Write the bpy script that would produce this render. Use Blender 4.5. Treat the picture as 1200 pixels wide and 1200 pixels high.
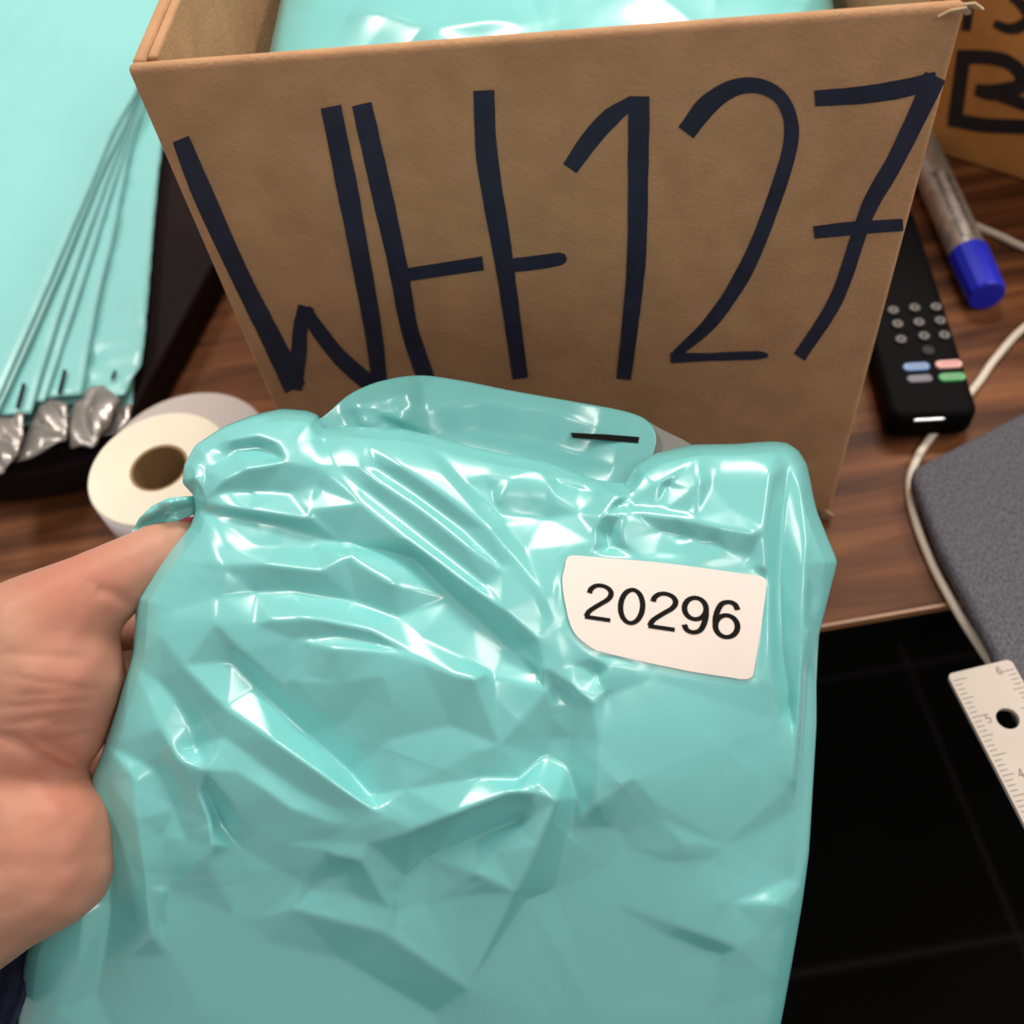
import bpy, bmesh, math, random
import numpy as np
from mathutils import Vector, Matrix, noise
from mathutils.geometry import delaunay_2d_cdt
random.seed(7); rng = np.random.default_rng(7)
C = bpy.context.scene.collection
for o in list(bpy.data.objects): bpy.data.objects.remove(o)

# ------------------------------------------------------------------ camera, world, lamps, exposure
F = 1200.0
DESK = 0.75                 # height of the desk top
EYE = np.array([0., 0., DESK + 0.38])
_dn = np.array([145., -846., -F]); _up = -_dn/np.linalg.norm(_dn)
_fw = np.array([0., 0., -1.]); _Y = _fw - _up*(_fw@_up); _Y /= np.linalg.norm(_Y); _X = np.cross(_Y, _up)
R = np.array([_X, _Y, _up])
cam = bpy.data.cameras.new('camera'); camo = bpy.data.objects.new('camera', cam); C.objects.link(camo)
M = Matrix([list(R[0])+[0], list(R[1])+[0], list(R[2])+[0], [0, 0, 0, 1]]); M.translation = Vector(EYE)
camo.matrix_world = M
cam.lens = 36; cam.sensor_width = 36; cam.clip_start = 0.01
cam.dof.use_dof = True; cam.dof.focus_distance = 0.305; cam.dof.aperture_fstop = 9.5
sc = bpy.context.scene; sc.camera = camo
sc.view_settings.view_transform = 'Standard'; sc.view_settings.look = 'None'
sc.view_settings.exposure = 0.0; sc.view_settings.gamma = 1; sc.view_settings.use_curve_mapping = False
w = bpy.data.worlds.new('room'); sc.world = w; w.use_nodes = True
w.node_tree.nodes['Background'].inputs[0].default_value = (1.0, 0.93, 0.86, 1)
w.node_tree.nodes['Background'].inputs[1].default_value = 0.40
def lamp(name, loc, target, sx, sy, e, col=(1, .93, .84)):
    l = bpy.data.lights.new(name, 'AREA'); l.shape = 'RECTANGLE'; l.size = sx; l.size_y = sy; l.energy = e; l.color = col
    o = bpy.data.objects.new(name, l); C.objects.link(o); o.location = loc
    o.rotation_euler = (Vector(target)-Vector(loc)).to_track_quat('-Z', 'Y').to_euler(); return o
lamp('ceiling_or_fill_light', (0.55, 1.35, 2.6), (0.55, 1.35, 0), 1.1, 0.3, 41)
lamp('ceiling_or_fill_light', (0.9, -0.9, 2.6), (0.9, -0.9, 0), 1.1, 0.3, 11)  # unseen fill lamp behind the camera, added to brighten surfaces facing it
lamp('ceiling_or_fill_light', (-0.9, 0.9, 2.6), (-0.9, 0.9, 0), 0.3, 1.1, 20)
lamp('ceiling_or_fill_light', (1.5, 0.2, 2.6), (1.5, 0.2, 0), 0.3, 1.1, 20)

# ------------------------------------------------------------------ helpers
def rays(p):
    p = np.atleast_2d(np.asarray(p, float))
    d = np.stack([(p[:, 0]-600)/F, (600-p[:, 1])/F, -np.ones(len(p))], 1)
    return d @ R.T
def at(px, py, depth):
    """world point seen at a pixel, 'depth' metres along the view axis"""
    return EYE + rays([(px, py)])[0]*depth
def on_z(px, py, h):
    """world point on the horizontal plane h above the desk top"""
    r = rays([(px, py)])[0]; return EYE + r*((DESK+h-EYE[2])/r[2])
def tag(o, label=None, cat=None, group=None, kind=None):
    if label: o['label'] = label
    if cat: o['category'] = cat
    if group: o['group'] = group
    if kind: o['kind'] = kind
    return o
def empty(name, loc, label, cat, group=None):
    o = bpy.data.objects.new(name, None); C.objects.link(o); o.location = Vector(loc); o.empty_display_size = .02
    return tag(o, label, cat, group)
def link(name, verts, faces, mat, parent=None, smooth=False):
    me = bpy.data.meshes.new(name); verts = np.asarray(verts, float)
    off = np.array(parent.location) if parent is not None else np.zeros(3)
    if parent is not None and parent.parent is not None: off = off + np.array(parent.parent.location)
    me.from_pydata((verts-off).tolist(), [], [tuple(int(i) for i in f) for f in faces]); me.validate()
    me.materials.append(mat)
    bm = bmesh.new(); bm.from_mesh(me); bmesh.ops.recalc_face_normals(bm, faces=bm.faces); bm.to_mesh(me); bm.free()
    if smooth: me.polygons.foreach_set('use_smooth', [True]*len(me.polygons))
    o = bpy.data.objects.new(name, me); C.objects.link(o)
    if parent is not None: o.parent = parent
    return o
def bevel(o, wd, seg=3):
    m = o.modifiers.new('bevel', 'BEVEL'); m.width = wd; m.segments = seg; m.limit_method = 'ANGLE'; return o
def prism(pts, z0, z1):
    """closed prism over a list of xy points between two heights"""
    n = len(pts); v = [(p[0], p[1], z0) for p in pts]+[(p[0], p[1], z1) for p in pts]
    f = [tuple(range(n))[::-1], tuple(range(n, 2*n))]+[(i, (i+1) % n, n+(i+1) % n, n+i) for i in range(n)]
    return v, f
def obox(o, u, v, w_, a, b, c):
    """box from corner o along unit axes u,v,w with sizes a,b,c"""
    o, u, v, w_ = map(np.array, (o, u, v, w_)); vs = []
    for k in (0, 1):
        for (i, j) in ((0, 0), (1, 0), (1, 1), (0, 1)): vs.append(o+u*a*i+v*b*j+w_*c*k)
    return vs, [(0, 3, 2, 1), (4, 5, 6, 7), (0, 1, 5, 4), (1, 2, 6, 5), (2, 3, 7, 6), (3, 0, 4, 7)]
def join(*vf):
    V, Fc = [], []
    for v, f in vf:
        n = len(V); V += list(v); Fc += [tuple(i+n for i in q) for q in f]
    return V, Fc
def smooth_line(pts, n=8):
    """Catmull-Rom through the points"""
    p = np.array(pts, float); p = np.vstack([2*p[0]-p[1], p, 2*p[-1]-p[-2]]); out = []
    for i in range(1, len(p)-2):
        for t in np.linspace(0, 1, n, endpoint=False):
            a, b, c, d = p[i-1:i+3]
            out.append(.5*((2*b)+(-a+c)*t+(2*a-5*b+4*c-d)*t*t+(-a+3*b-3*c+d)*t**3))
    out.append(p[-2]); return np.array(out)
def tube(path, r, n=10):
    path = np.array(path, float); V, Fc = [], []
    up = np.array([0.03, .02, 1.])
    rr = r if hasattr(r, '__len__') else [r]*len(path)
    for i, p in enumerate(path):
        t = path[min(i+1, len(path)-1)]-path[max(i-1, 0)]; t /= np.linalg.norm(t)
        a = np.cross(t, up); a /= np.linalg.norm(a); b = np.cross(a, t)
        for k in range(n):
            q = 2*math.pi*k/n; V.append(p+(a*math.cos(q)+b*math.sin(q))*rr[i])
    for i in range(len(path)-1):
        for k in range(n): Fc.append((i*n+k, i*n+(k+1) % n, (i+1)*n+(k+1) % n, (i+1)*n+k))
    Fc += [tuple(range(n))[::-1], tuple((len(path)-1)*n+k for k in range(n))]
    return V, Fc
def lathe(center, prof, n=64, axis=None):
    """closed profile [(r,z)...] revolved about a vertical axis"""
    V, Fc = [], []; m = len(prof)
    for k in range(n):
        a = 2*math.pi*k/n
        for r, z in prof: V.append((center[0]+r*math.cos(a), center[1]+r*math.sin(a), center[2]+z))
    for k in range(n):
        for j in range(m): Fc.append((k*m+j, k*m+(j+1) % m, ((k+1) % n)*m+(j+1) % m, ((k+1) % n)*m+j))
    return V, Fc
def ribbon(line, width, close=False):
    """flat ribbon outline (2D) along a polyline: returns left and right point lists"""
    p = np.array(line, float); n = len(p); t = np.gradient(p, axis=0)
    if close: t = np.roll(p, -1, 0)-np.roll(p, 1, 0)
    t /= np.linalg.norm(t, axis=1)[:, None]+1e-9
    nn = np.stack([-t[:, 1], t[:, 0]], 1); wd = np.interp(np.linspace(0, 1, n), np.linspace(0, 1, len(width)), width) if hasattr(width, '__len__') else np.full(n, width)
    return p+nn*wd[:, None]/2, p-nn*wd[:, None]/2
def mat(name, col, rough=.5, metal=0, spec=.5, nscale=None, namt=.15, bump=0, bscale=200, coat=0, sss=0, col2=None, trans=0):
    m = bpy.data.materials.new(name); m.use_nodes = True; nt = m.node_tree; b = nt.nodes['Principled BSDF']
    b.inputs['Base Color'].default_value = (*col, 1); b.inputs['Roughness'].default_value = rough
    b.inputs['Metallic'].default_value = metal; b.inputs['Specular IOR Level'].default_value = spec
    b.inputs['Coat Weight'].default_value = coat; b.inputs['Coat Roughness'].default_value = .06
    if sss:
        b.inputs['Subsurface Weight'].default_value = sss; b.inputs['Subsurface Radius'].default_value = (.01, .004, .002); b.inputs['Subsurface Scale'].default_value = .6
    tc = nt.nodes.new('ShaderNodeTexCoord')
    if nscale:
        nz = nt.nodes.new('ShaderNodeTexNoise'); nz.inputs['Scale'].default_value = nscale; nz.inputs['Detail'].default_value = 5
        nt.links.new(tc.outputs['Object'], nz.inputs['Vector'])
        cr = nt.nodes.new('ShaderNodeValToRGB'); c2 = col2 or tuple(c*(1-namt) for c in col)
        cr.color_ramp.elements[0].position = .32; cr.color_ramp.elements[1].position = .68
        cr.color_ramp.elements[0].color = (*c2, 1); cr.color_ramp.elements[1].color = (*[min(1, c*(1+namt*.6)) for c in col], 1)
        nt.links.new(nz.outputs['Fac'], cr.inputs['Fac']); nt.links.new(cr.outputs['Color'], b.inputs['Base Color'])
    if bump:
        nb = nt.nodes.new('ShaderNodeTexNoise'); nb.inputs['Scale'].default_value = bscale; nb.inputs['Detail'].default_value = 4
        nt.links.new(tc.outputs['Object'], nb.inputs['Vector'])
        bp = nt.nodes.new('ShaderNodeBump'); bp.inputs['Strength'].default_value = bump; bp.inputs['Distance'].default_value = .0006
        nt.links.new(nb.outputs['Fac'], bp.inputs['Height']); nt.links.new(bp.outputs['Normal'], b.inputs['Normal'])
    return m
TEAL = (0.18, 0.55, 0.545)
m_bag = mat('teal_plastic', TEAL, .25, spec=1.0, nscale=14, namt=.06, coat=.1)
m_mailer = mat('teal_plastic_flat', (0.235, 0.565, 0.56), .3, spec=.6, nscale=9, namt=.04)
m_silver = mat('silver_strip', (0.36, 0.33, 0.31), .28, spec=.6, nscale=60, namt=.3, metal=.55)
m_grey = mat('grey_film', (0.25, 0.25, 0.23), .4)
m_board = mat('corrugated_board', (0.475, 0.262, 0.137), .82, spec=.25, nscale=70, namt=.12, bump=.5, bscale=700)
m_board_in = mat('board_inside', (0.34, 0.205, 0.11), .85, spec=.2, nscale=40, namt=.1)
m_board2 = mat('old_corrugated_board', (0.52, 0.25, 0.075), .8, spec=.25, nscale=40, namt=.15, bump=.3, bscale=400)
m_ink = mat('navy_marker_ink', (0.021, 0.024, 0.052), .62, spec=.3, nscale=90, namt=.25)
m_ink2 = mat('black_marker_ink', (0.012, 0.012, 0.018), .6, nscale=90, namt=.3)
m_black = mat('black_print', (0.008, 0.007, 0.006), .7, spec=.1)
m_paper = mat('label_paper', (0.80, 0.70, 0.65), .65, spec=.25, nscale=20, namt=.03)
m_skin = mat('skin', (0.45, 0.25, 0.175), .5, spec=.35, nscale=24, col2=(0.47, 0.19, 0.13), bump=.35, bscale=260, sss=.25)
m_nail = mat('red_nail', (0.55, 0.015, 0.05), .15, spec=.7, coat=.6)
m_knit = mat('navy_knit', (0.008, 0.014, 0.045), .95, nscale=300, namt=.5, bump=1, bscale=500)
m_rem = mat('remote_plastic', (0.003, 0.003, 0.0035), .6, spec=.05)
m_gloss = mat('dark_gloss', (0.02, 0.02, 0.022), .2)
m_cord = mat('cord_rubber', (0.68, 0.60, 0.50), .45)
m_slab = mat('dark_case', (0.013, 0.008, 0.008), .6, spec=.06, nscale=10, namt=.3)

# ------------------------------------------------------------------ materials with their own grain
def wood_mat():
    m = bpy.data.materials.new('walnut_laminate'); m.use_nodes = True; nt = m.node_tree; b = nt.nodes['Principled BSDF']
    tc = nt.nodes.new('ShaderNodeTexCoord'); mp = nt.nodes.new('ShaderNodeMapping')
    mp.inputs['Scale'].default_value = (3.0, 34, 10); nt.links.new(tc.outputs['Object'], mp.inputs['Vector'])
    n1 = nt.nodes.new('ShaderNodeTexNoise'); n1.inputs['Scale'].default_value = 2.2; n1.inputs['Detail'].default_value = 7; n1.inputs['Distortion'].default_value = .5
    nt.links.new(mp.outputs[0], n1.inputs['Vector'])
    cr = nt.nodes.new('ShaderNodeValToRGB'); e = cr.color_ramp.elements
    e[0].position = .33; e[0].color = (0.055, 0.019, 0.008, 1); e[1].position = .7; e[1].color = (0.25, 0.10, 0.036, 1)
    k = e.new(.5); k.color = (0.135, 0.049, 0.02, 1)
    nt.links.new(n1.outputs['Fac'], cr.inputs['Fac']); nt.links.new(cr.outputs['Color'], b.inputs['Base Color'])
    b.inputs['Roughness'].default_value = .45; b.inputs['Specular IOR Level'].default_value = .12
    return m
m_wood = wood_mat()
def fabric_mat():
    m = bpy.data.materials.new('heather_grey_fabric'); m.use_nodes = True; nt = m.node_tree; b = nt.nodes['Principled BSDF']
    tc = nt.nodes.new('ShaderNodeTexCoord'); mp = nt.nodes.new('ShaderNodeMapping')
    mp.inputs['Scale'].default_value = (1, .35, 1); mp.inputs['Rotation'].default_value = (0, 0, .5); nt.links.new(tc.outputs['Object'], mp.inputs['Vector'])
    n1 = nt.nodes.new('ShaderNodeTexNoise'); n1.inputs['Scale'].default_value = 1700; n1.inputs['Detail'].default_value = 2
    nt.links.new(mp.outputs[0], n1.inputs['Vector'])
    cr = nt.nodes.new('ShaderNodeValToRGB'); e = cr.color_ramp.elements
    e[0].position = .3; e[0].color = (0.038, 0.037, 0.046, 1); e[1].position = .7; e[1].color = (0.14, 0.14, 0.165, 1)
    nt.links.new(n1.outputs['Fac'], cr.inputs['Fac']); nt.links.new(cr.outputs['Color'], b.inputs['Base Color'])
    b.inputs['Roughness'].default_value = .95
    bp = nt.nodes.new('ShaderNodeBump'); bp.inputs['Strength'].default_value = .6; bp.inputs['Distance'].default_value = .0005
    nt.links.new(n1.outputs['Fac'], bp.inputs['Height']); nt.links.new(bp.outputs['Normal'], b.inputs['Normal'])
    return m
m_fabric = fabric_mat()

# ------------------------------------------------------------------ floor of square tiles
m_tile = mat('black_floor_tile', (0.0016, 0.0014, 0.0014), .6, spec=.05, nscale=6, namt=.4)
m_grout = mat('dark_grout', (0.015, 0.0125, 0.014), .9, spec=.1)
fl, ff = obox((-1.4, -1.2, -.02), (1, 0, 0), (0, 1, 0), (0, 0, 1), 3.4, 3.6, .0175)
floor = tag(link('floor', fl, ff, m_grout), kind='structure')
T = .306; tile_me = None
for i in range(-4, 5):
    for j in range(-4, 7):
        x0 = .430+i*T; y0 = .187+j*T
        if not (-1.3 < x0 < 1.7 and -1.1 < y0 < 2.1): continue
        if tile_me is None:
            v, f = obox((.0035, .0035, -.0025), (1, 0, 0), (0, 1, 0), (0, 0, 1), T-.007, T-.007, .0025)
            t = link('tile', v, f, m_tile, floor); bevel(t, .001, 1); tile_me = t.data
        else:
            t = bpy.data.objects.new('tile', tile_me); C.objects.link(t); t.parent = floor
        t.location = (x0, y0, 0)

# ------------------------------------------------------------------ desk
desk = empty('desk', (0.1, .19, 0), 'dark walnut laminate desk with a light brown front edge, carrying the boxes', 'desk')
v, f = obox((-.9, .190, DESK-.028), (1, 0, 0), (0, 1, 0), (0, 0, 1), 2.2, .75, .028)
top = link('desk_top', v, f, m_wood, desk)
v, f = obox((-.9, .1889, DESK-.028), (1, 0, 0), (0, 1, 0), (0, 0, 1), 2.2, .001, .0235)
link('front_rail', v, f, mat('black_rail', (.002, .0015, .0015), .7, spec=.05), desk)
m_edge = mat('edge_banding', (0.30, 0.135, 0.055), .4, nscale=40)
v, f = obox((-.9, .1885, DESK-.0042), (1, 0, 0), (0, 1, 0), (0, 0, 1), 2.2, .0015, .004)
tag(link('edge_band', v, f, m_edge, desk), 'lighter brown front edge band')
m_leg = mat('desk_leg_black', (0.01, 0.01, 0.01), .5)
for x in (-.86, 1.22):
    for y in (.24, .88):
        v, f = obox((x, y, 0), (1, 0, 0), (0, 1, 0), (0, 0, 1), .04, .04, DESK-.028)
        bevel(link('leg', v, f, m_leg, desk), .003)

# ------------------------------------------------------------------ front cardboard box
k38 = .38
TL = np.array([-0.08503217, 0.2791139]); TR = np.array([0.13689265, 0.24062548]); BH = .2298
u3 = np.array([*(TR-TL), 0]); BW = np.linalg.norm(u3); u3 /= BW; z3 = np.array([0, 0, 1.]); v3 = np.cross(z3, u3)   # into the box
O = np.array([TL[0], TL[1], DESK]); BD = .30; th = .004
box = empty('cardboard_box', O, 'open brown cardboard box marked in navy pen, standing upright behind the held bag', 'box')
def face_pt(p):
    r = rays(p); nrm = v3
    t = ((O-EYE)@nrm)/(r@nrm); q = EYE+r*t[:, None]
    return q
def panel(name, o, a, b, c, mat_=m_board, bev=.0015, par=box):
    v, f = obox(o, u3, v3, z3, a, b, c); return bevel(link(name, v, f, mat_, par), bev)
fp_ = panel('front_panel', O, BW, th, BH, bev=.00195); fp_.modifiers['bevel'].segments = 6; fp_.data.polygons.foreach_set('use_smooth', [True]*len(fp_.data.polygons))
panel('back_panel', O+v3*(BD-th), BW, th, BH)
panel('side_panel', O+v3*(th+.0002), th, BD-2*th-.0004, BH-.0004)
panel('side_panel', O+u3*(BW-th)+v3*(th+.0002), th, BD-2*th-.0004, BH-.0004)
panel('bottom_panel', O+u3*th+v3*th+z3*.001, BW-2*th, BD-2*th, th)
# flaps folded down inside
panel('inner_flap', O+u3*(th+.0002)+v3*(.006)+z3*(BH-.11), .003, BD-.012, .1095, m_board, .001)
panel('inner_flap', O+u3*(BW-th-.0036)+v3*(.006)+z3*(BH-.11), .003, BD-.012, .1095, m_board, .001)
# torn paper at the right corner, crushed notch at the left corner
def scrap(pts, h):
    vs = []; 
    for (x, y), d in zip(pts, h): vs.append(face_pt([(x, y)])[0]-v3*d)
    n = len(vs); vs2 = [p+v3*.0006+z3*.0003 for p in vs]
    return vs+vs2, [tuple(range(n)), tuple(range(n, 2*n))[::-1]]+[(i, n+i, n+(i+1) % n, (i+1) % n) for i in range(n)]
m_torn = mat('torn_paper', (0.50, 0.34, 0.20), .9)
link('torn_corner', *join(scrap([(1098, 18), (1112, 8), (1130, 2), (1134, 10), (1118, 12)], [.001, .002, .003, .003, .001]),
     scrap([(1126, 1), (1140, -3), (1149, 2), (1145, 6), (1132, 7)], [.002, .003, .004, .002, .001]),
     scrap([(1128, 4), (1137, 10), (1131, 16), (1126, 10)], [.001, .002, .001, .001])), m_torn, box)
link('crushed_corner', *scrap([(958, 596), (966, 592), (975, 598), (972, 606), (962, 606)], [.001, .003, .003, .002, .001]), m_torn, box)
# marker lettering on the front panel
def glyph(name, strokes, lift=.0003, par=box, mt=m_ink, fp=face_pt, nrm=None):
    nrm = v3 if nrm is None else nrm; parts = []
    for si, (line, wd) in enumerate(strokes):
        L = smooth_line(line, 7) if len(line) > 2 else np.linspace(line[0], line[1], 8)
        wob = np.array([noise.noise(Vector((p[0]*.05, p[1]*.05, si))) for p in L])
        wv = (np.interp(np.linspace(0, 1, len(L)), np.linspace(0, 1, len(wd)), wd) if hasattr(wd, '__len__') else np.full(len(L), wd))*(1+.06*wob)
        a, b = ribbon(L, wv)
        lf = lift + si*.00006; n = len(L)
        A = fp(a)-nrm*lf; B = fp(b)-nrm*lf; A2 = A+nrm*(lf-.00001); B2 = B+nrm*(lf-.00001)
        V = list(A)+list(B)+list(A2)+list(B2); Fc = []
        for i in range(n-1):
            Fc += [(i, i+1, n+i+1, n+i), (2*n+i, 3*n+i, 3*n+i+1, 2*n+i+1), (i, 2*n+i, 2*n+i+1, i+1), (n+i, n+i+1, 3*n+i+1, 3*n+i)]
        Fc += [(0, n, 3*n, 2*n), (n-1, 3*n-1, 4*n-1, 2*n-1)]
        parts.append((V, Fc))
    return link(name, *join(*parts), mt, par)
glyph('marker_letter', [([(212, 163), (237, 225), (280, 320), (320, 400), (346, 455)], (20, 24, 22, 24, 26)),
                        ([(343, 456), (350, 415), (352, 385), (359, 359)], (22, 18, 17, 19)),
                        ([(357, 362), (372, 385), (400, 420), (440, 455)], (14, 17, 18, 20)),
                        ([(388, 125), (405, 210), (422, 300), (438, 390), (445, 450)], (23, 24, 22, 20, 18))])
glyph('marker_letter', [([(424, 122), (445, 215), (466, 310), (480, 385), (500, 445)], (23, 24, 22, 20, 20)),
                        ([(567, 106), (571, 185), (588, 290), (597, 350), (610, 443)], (24, 25, 23, 20, 18)),
                        ([(474, 322), (520, 315), (566, 308)], (15, 15, 16)),
                        ([(592, 311), (622, 308), (655, 303), (663, 300)], (15, 16, 15, 6))])
glyph('marker_digit', [([(668, 197), (692, 163), (716, 137), (741, 119)], (19, 22, 22, 14)),
                       ([(749, 113), (748, 190), (746, 300), (738, 385), (731, 444)], (24, 24, 22, 19, 17))])
glyph('marker_digit', [([(804, 155), (830, 122), (862, 102), (895, 102), (920, 122), (927, 165), (905, 240), (874, 315), (835, 375), (792, 415)], (22, 24, 19, 17, 16, 17, 17, 18, 16, 10)),
                       ([(786, 419), (830, 418), (885, 416), (900, 416)], (12, 9, 10, 4))])
glyph('marker_digit', [([(955, 115), (1010, 111), (1060, 103), (1098, 92)], (18, 20, 21, 17)),
                       ([(1096, 89), (1075, 135), (1048, 190), (1022, 235), (1008, 270), (980, 350), (937, 418)], (25, 22, 20, 19, 17, 16, 15)),
                       ([(954, 272), (1000, 267), (1058, 263)], (14, 15, 13))])

# ------------------------------------------------------------------ crease maths shared by all the plastic bags
def crease(P, strokes, k=1.0):
    """height from sharp folds: each (amplitude, right fall-off, left fall-off, polyline)"""
    H = np.zeros(len(P))
    for amp, wr, wl, pl in strokes:
        pl = np.array(pl, float); seg = np.linalg.norm(np.diff(pl, axis=0), axis=1); cum = np.concatenate([[0], np.cumsum(seg)]); L = cum[-1]
        lo = pl.min(0)-5*max(wr, wl); hi = pl.max(0)+5*max(wr, wl)
        idx = np.where((P[:, 0] > lo[0]) & (P[:, 0] < hi[0]) & (P[:, 1] > lo[1]) & (P[:, 1] < hi[1]))[0]
        if len(idx) == 0: continue
        Q = P[idx]; best = np.full(len(Q), 1e9); sg = np.zeros(len(Q)); tt = np.zeros(len(Q))
        for i in range(len(seg)):
            a = pl[i]; d = (pl[i+1]-a)/seg[i]; r = Q-a; s = np.clip(r@d, 0, seg[i]); c = r-s[:, None]*d
            dist = np.linalg.norm(c, axis=1); cr = d[0]*r[:, 1]-d[1]*r[:, 0]
            m = dist < best; best[m] = dist[m]; sg[m] = cr[m]; tt[m] = (cum[i]+s[m])/L
        sm = .5*(1+np.tanh(sg/3.)); wd = wr*sm+wl*(1-sm)
        tap = np.clip(np.minimum(tt, 1-tt)*4+.12, 0, 1); tap = tap*(2-tap)
        wd = wd*(.45+.55*tap)
        H[idx] += amp*tap*np.exp(-(np.sqrt(best**2+3.0**2)-3.0)/wd)
    return H*k
def random_creases(n, box_, amp, lmin, lmax, w0, w1, seed, ang=None, spread=1.0):
    g = np.random.default_rng(seed); out = []
    for _ in range(n):
        x = g.uniform(box_[0], box_[2]); y = g.uniform(box_[1], box_[3]); a = g.uniform(0, math.pi) if ang is None else ang+g.normal()*spread
        L = g.uniform(lmin, lmax); b = g.normal()*.25; p = [(x, y), (x+math.cos(a)*L*.5, y+math.sin(a)*L*.5), (x+math.cos(a)*L*.5+math.cos(a+b)*L*.5, y+math.sin(a)*L*.5+math.sin(a+b)*L*.5)]
        out.append((g.normal()*amp, g.uniform(w0, w1), g.uniform(w0, w1), p))
    return out

# ------------------------------------------------------------------ bag lying inside the box
def inner_bag():
    nx, ny = 190, 200; g = []
    U, V = np.meshgrid(np.linspace(-1, 1, nx), np.linspace(-1, 1, ny)); U = U.ravel(); V = V.ravel()
    cx, cy, hx, hy = BW/2, .155, .101, .143
    e = np.maximum(np.abs(U), np.abs(V)); pil = np.sqrt(np.clip(1-np.abs(U)**3.5, 0, 1))*np.sqrt(np.clip(1-np.abs(V)**5, 0, 1))
    P = np.stack([(U*hx+cx)*4000, (V*hy+cy)*4000], 1)
    st = [(5, 60, 40, [(170, 40), (260, 110), (400, 150), (560, 140)]), (6, 22, 70, [(300, 180), (400, 60), (460, 10)]), (5, 40, 26, [(200, 240), (330, 180), (430, 190)]),
          (-6, 60, 60, [(200, 130), (300, 60), (380, 30)]), (5, 40, 60, [(500, 120), (620, 60), (700, 40)]), (4, 40, 40, [(560, 260), (640, 160), (740, 120)])]
    st += random_creases(60, (100, 0, 850, 1150), 1.8, 80, 300, 15, 60, 3)
    H = crease(P, st)*.001
    Xc = cx+U*hx*(.97+.03*pil); Yc = cy+V*hy
    edge = np.clip(pil*2, 0, 1)
    zt = .150+.068*pil**.32+H*edge*.55+.010*V-.001; zb = np.where(pil > 0, .150-.11*pil**.4, .150)
    pt = O+np.outer(Xc, u3)+np.outer(Yc, v3)
    Vt = pt.copy(); Vt[:, 2] = DESK+zt; Vb = pt.copy(); Vb[:, 2] = DESK+zb-.0006
    N = nx*ny; Fc = []
    for j in range(ny-1):
        for i in range(nx-1):
            a = j*nx+i; Fc.append((a, a+1, a+nx+1, a+nx)); Fc.append((N+a, N+a+nx, N+a+nx+1, N+a+1))
    per = list(range(nx))+[j*nx+nx-1 for j in range(1, ny)]+[(ny-1)*nx+i for i in range(nx-2, -1, -1)]+[j*nx for j in range(ny-2, 0, -1)]
    for a, b in zip(per, per[1:]+per[:1]): Fc.append((a, N+a, N+b, b))
    o = link('poly_bag', np.vstack([Vt, Vb]), Fc, m_bag, smooth=True)
    tag(o, 'crumpled teal plastic bag lying inside the open cardboard box', 'bag')
inner_bag()

# ------------------------------------------------------------------ second box with black writing
b2a = on_z(1090, 178, 0); b2b = on_z(1200, 213, 0); u2 = (b2b-b2a)/np.linalg.norm(b2b-b2a); n2 = np.cross(z3, u2)
O2 = b2a-u2*.055; W2 = .26; D2 = .2; H2 = .2
box2 = empty('cardboard_box', O2, 'orange-brown cardboard box with thick black marker writing, behind the right side of the front box', 'box')
def panel2(name, o, a, b, c):
    v, f = obox(o, u2, n2, z3, a, b, c); bevel(link(name, v, f, m_board2, box2), .0012)
panel2('front_panel', O2+z3*.0008, W2, th, H2-.001); panel2('back_panel', O2+n2*(D2-th)+z3*.0008, W2, th, H2-.001)
panel2('side_panel', O2+n2*(th+.0002)+z3*.0008, th, D2-2*th-.0004, H2-.001); panel2('side_panel', O2+u2*(W2-th)+n2*(th+.0002)+z3*.0008, th, D2-2*th-.0004, H2-.001)
panel2('top_flap', O2+z3*H2, W2, D2*.5-.001, .003); panel2('top_flap', O2+z3*H2+n2*(D2*.5+.001), W2, D2*.5-.001, .003)
panel2('bottom_panel', O2+u2*th+n2*th+z3*.0008, W2-2*th, D2-2*th, .003)
def face2(p):
    r = rays(p); t = ((O2-EYE)@n2)/(r@n2); return EYE+r*t[:, None]
glyph('marker_letter', [([(1130, 60), (1126, 90), (1119, 141)], 17), ([(1122, 66), (1165, 68), (1187, 76), (1200, 92), (1196, 101), (1165, 108), (1143, 105)], (16, 17, 16, 20, 18, 20, 14)),
                        ([(1112, 139), (1150, 146), (1190, 148), (1240, 150)], 17), ([(1160, 106), (1190, 118), (1225, 132), (1240, 150)], 15)], par=box2, mt=m_ink2, fp=face2, nrm=n2)
glyph('marker_digit', [([(1137, 2), (1132, 36)], 11)], par=box2, mt=m_ink2, fp=face2, nrm=n2)
glyph('marker_digit', [([(1184, -6), (1200, 8), (1206, 22), (1193, 32), (1180, 33), (1165, 27)], (10, 13, 14, 14, 12, 9))], par=box2, mt=m_ink2, fp=face2, nrm=n2)

# ------------------------------------------------------------------ dark case under the mailers
def rounded_slab(name, pts, h0, h1, mt, label, cat, rad=.003):
    n = len(pts); v, f = prism(pts, DESK+h0, DESK+h1); o = link(name, v, f, mt); bevel(o, rad, 4); return tag(o, label, cat)
SH = .022
pp = [(430, 120), (330, 215), (247, 313), (205, 390), (165, 462), (145, 500), (128, 524), (100, 540), (60, 550), (0, 558), (-160, 565), (-160, 60), (100, -20)]
rounded_slab('laptop', [on_z(x, y, SH)[:2] for x, y in pp], .0012, SH, m_slab, 'closed black laptop lying under the pile of teal mailers', 'laptop')

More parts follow.
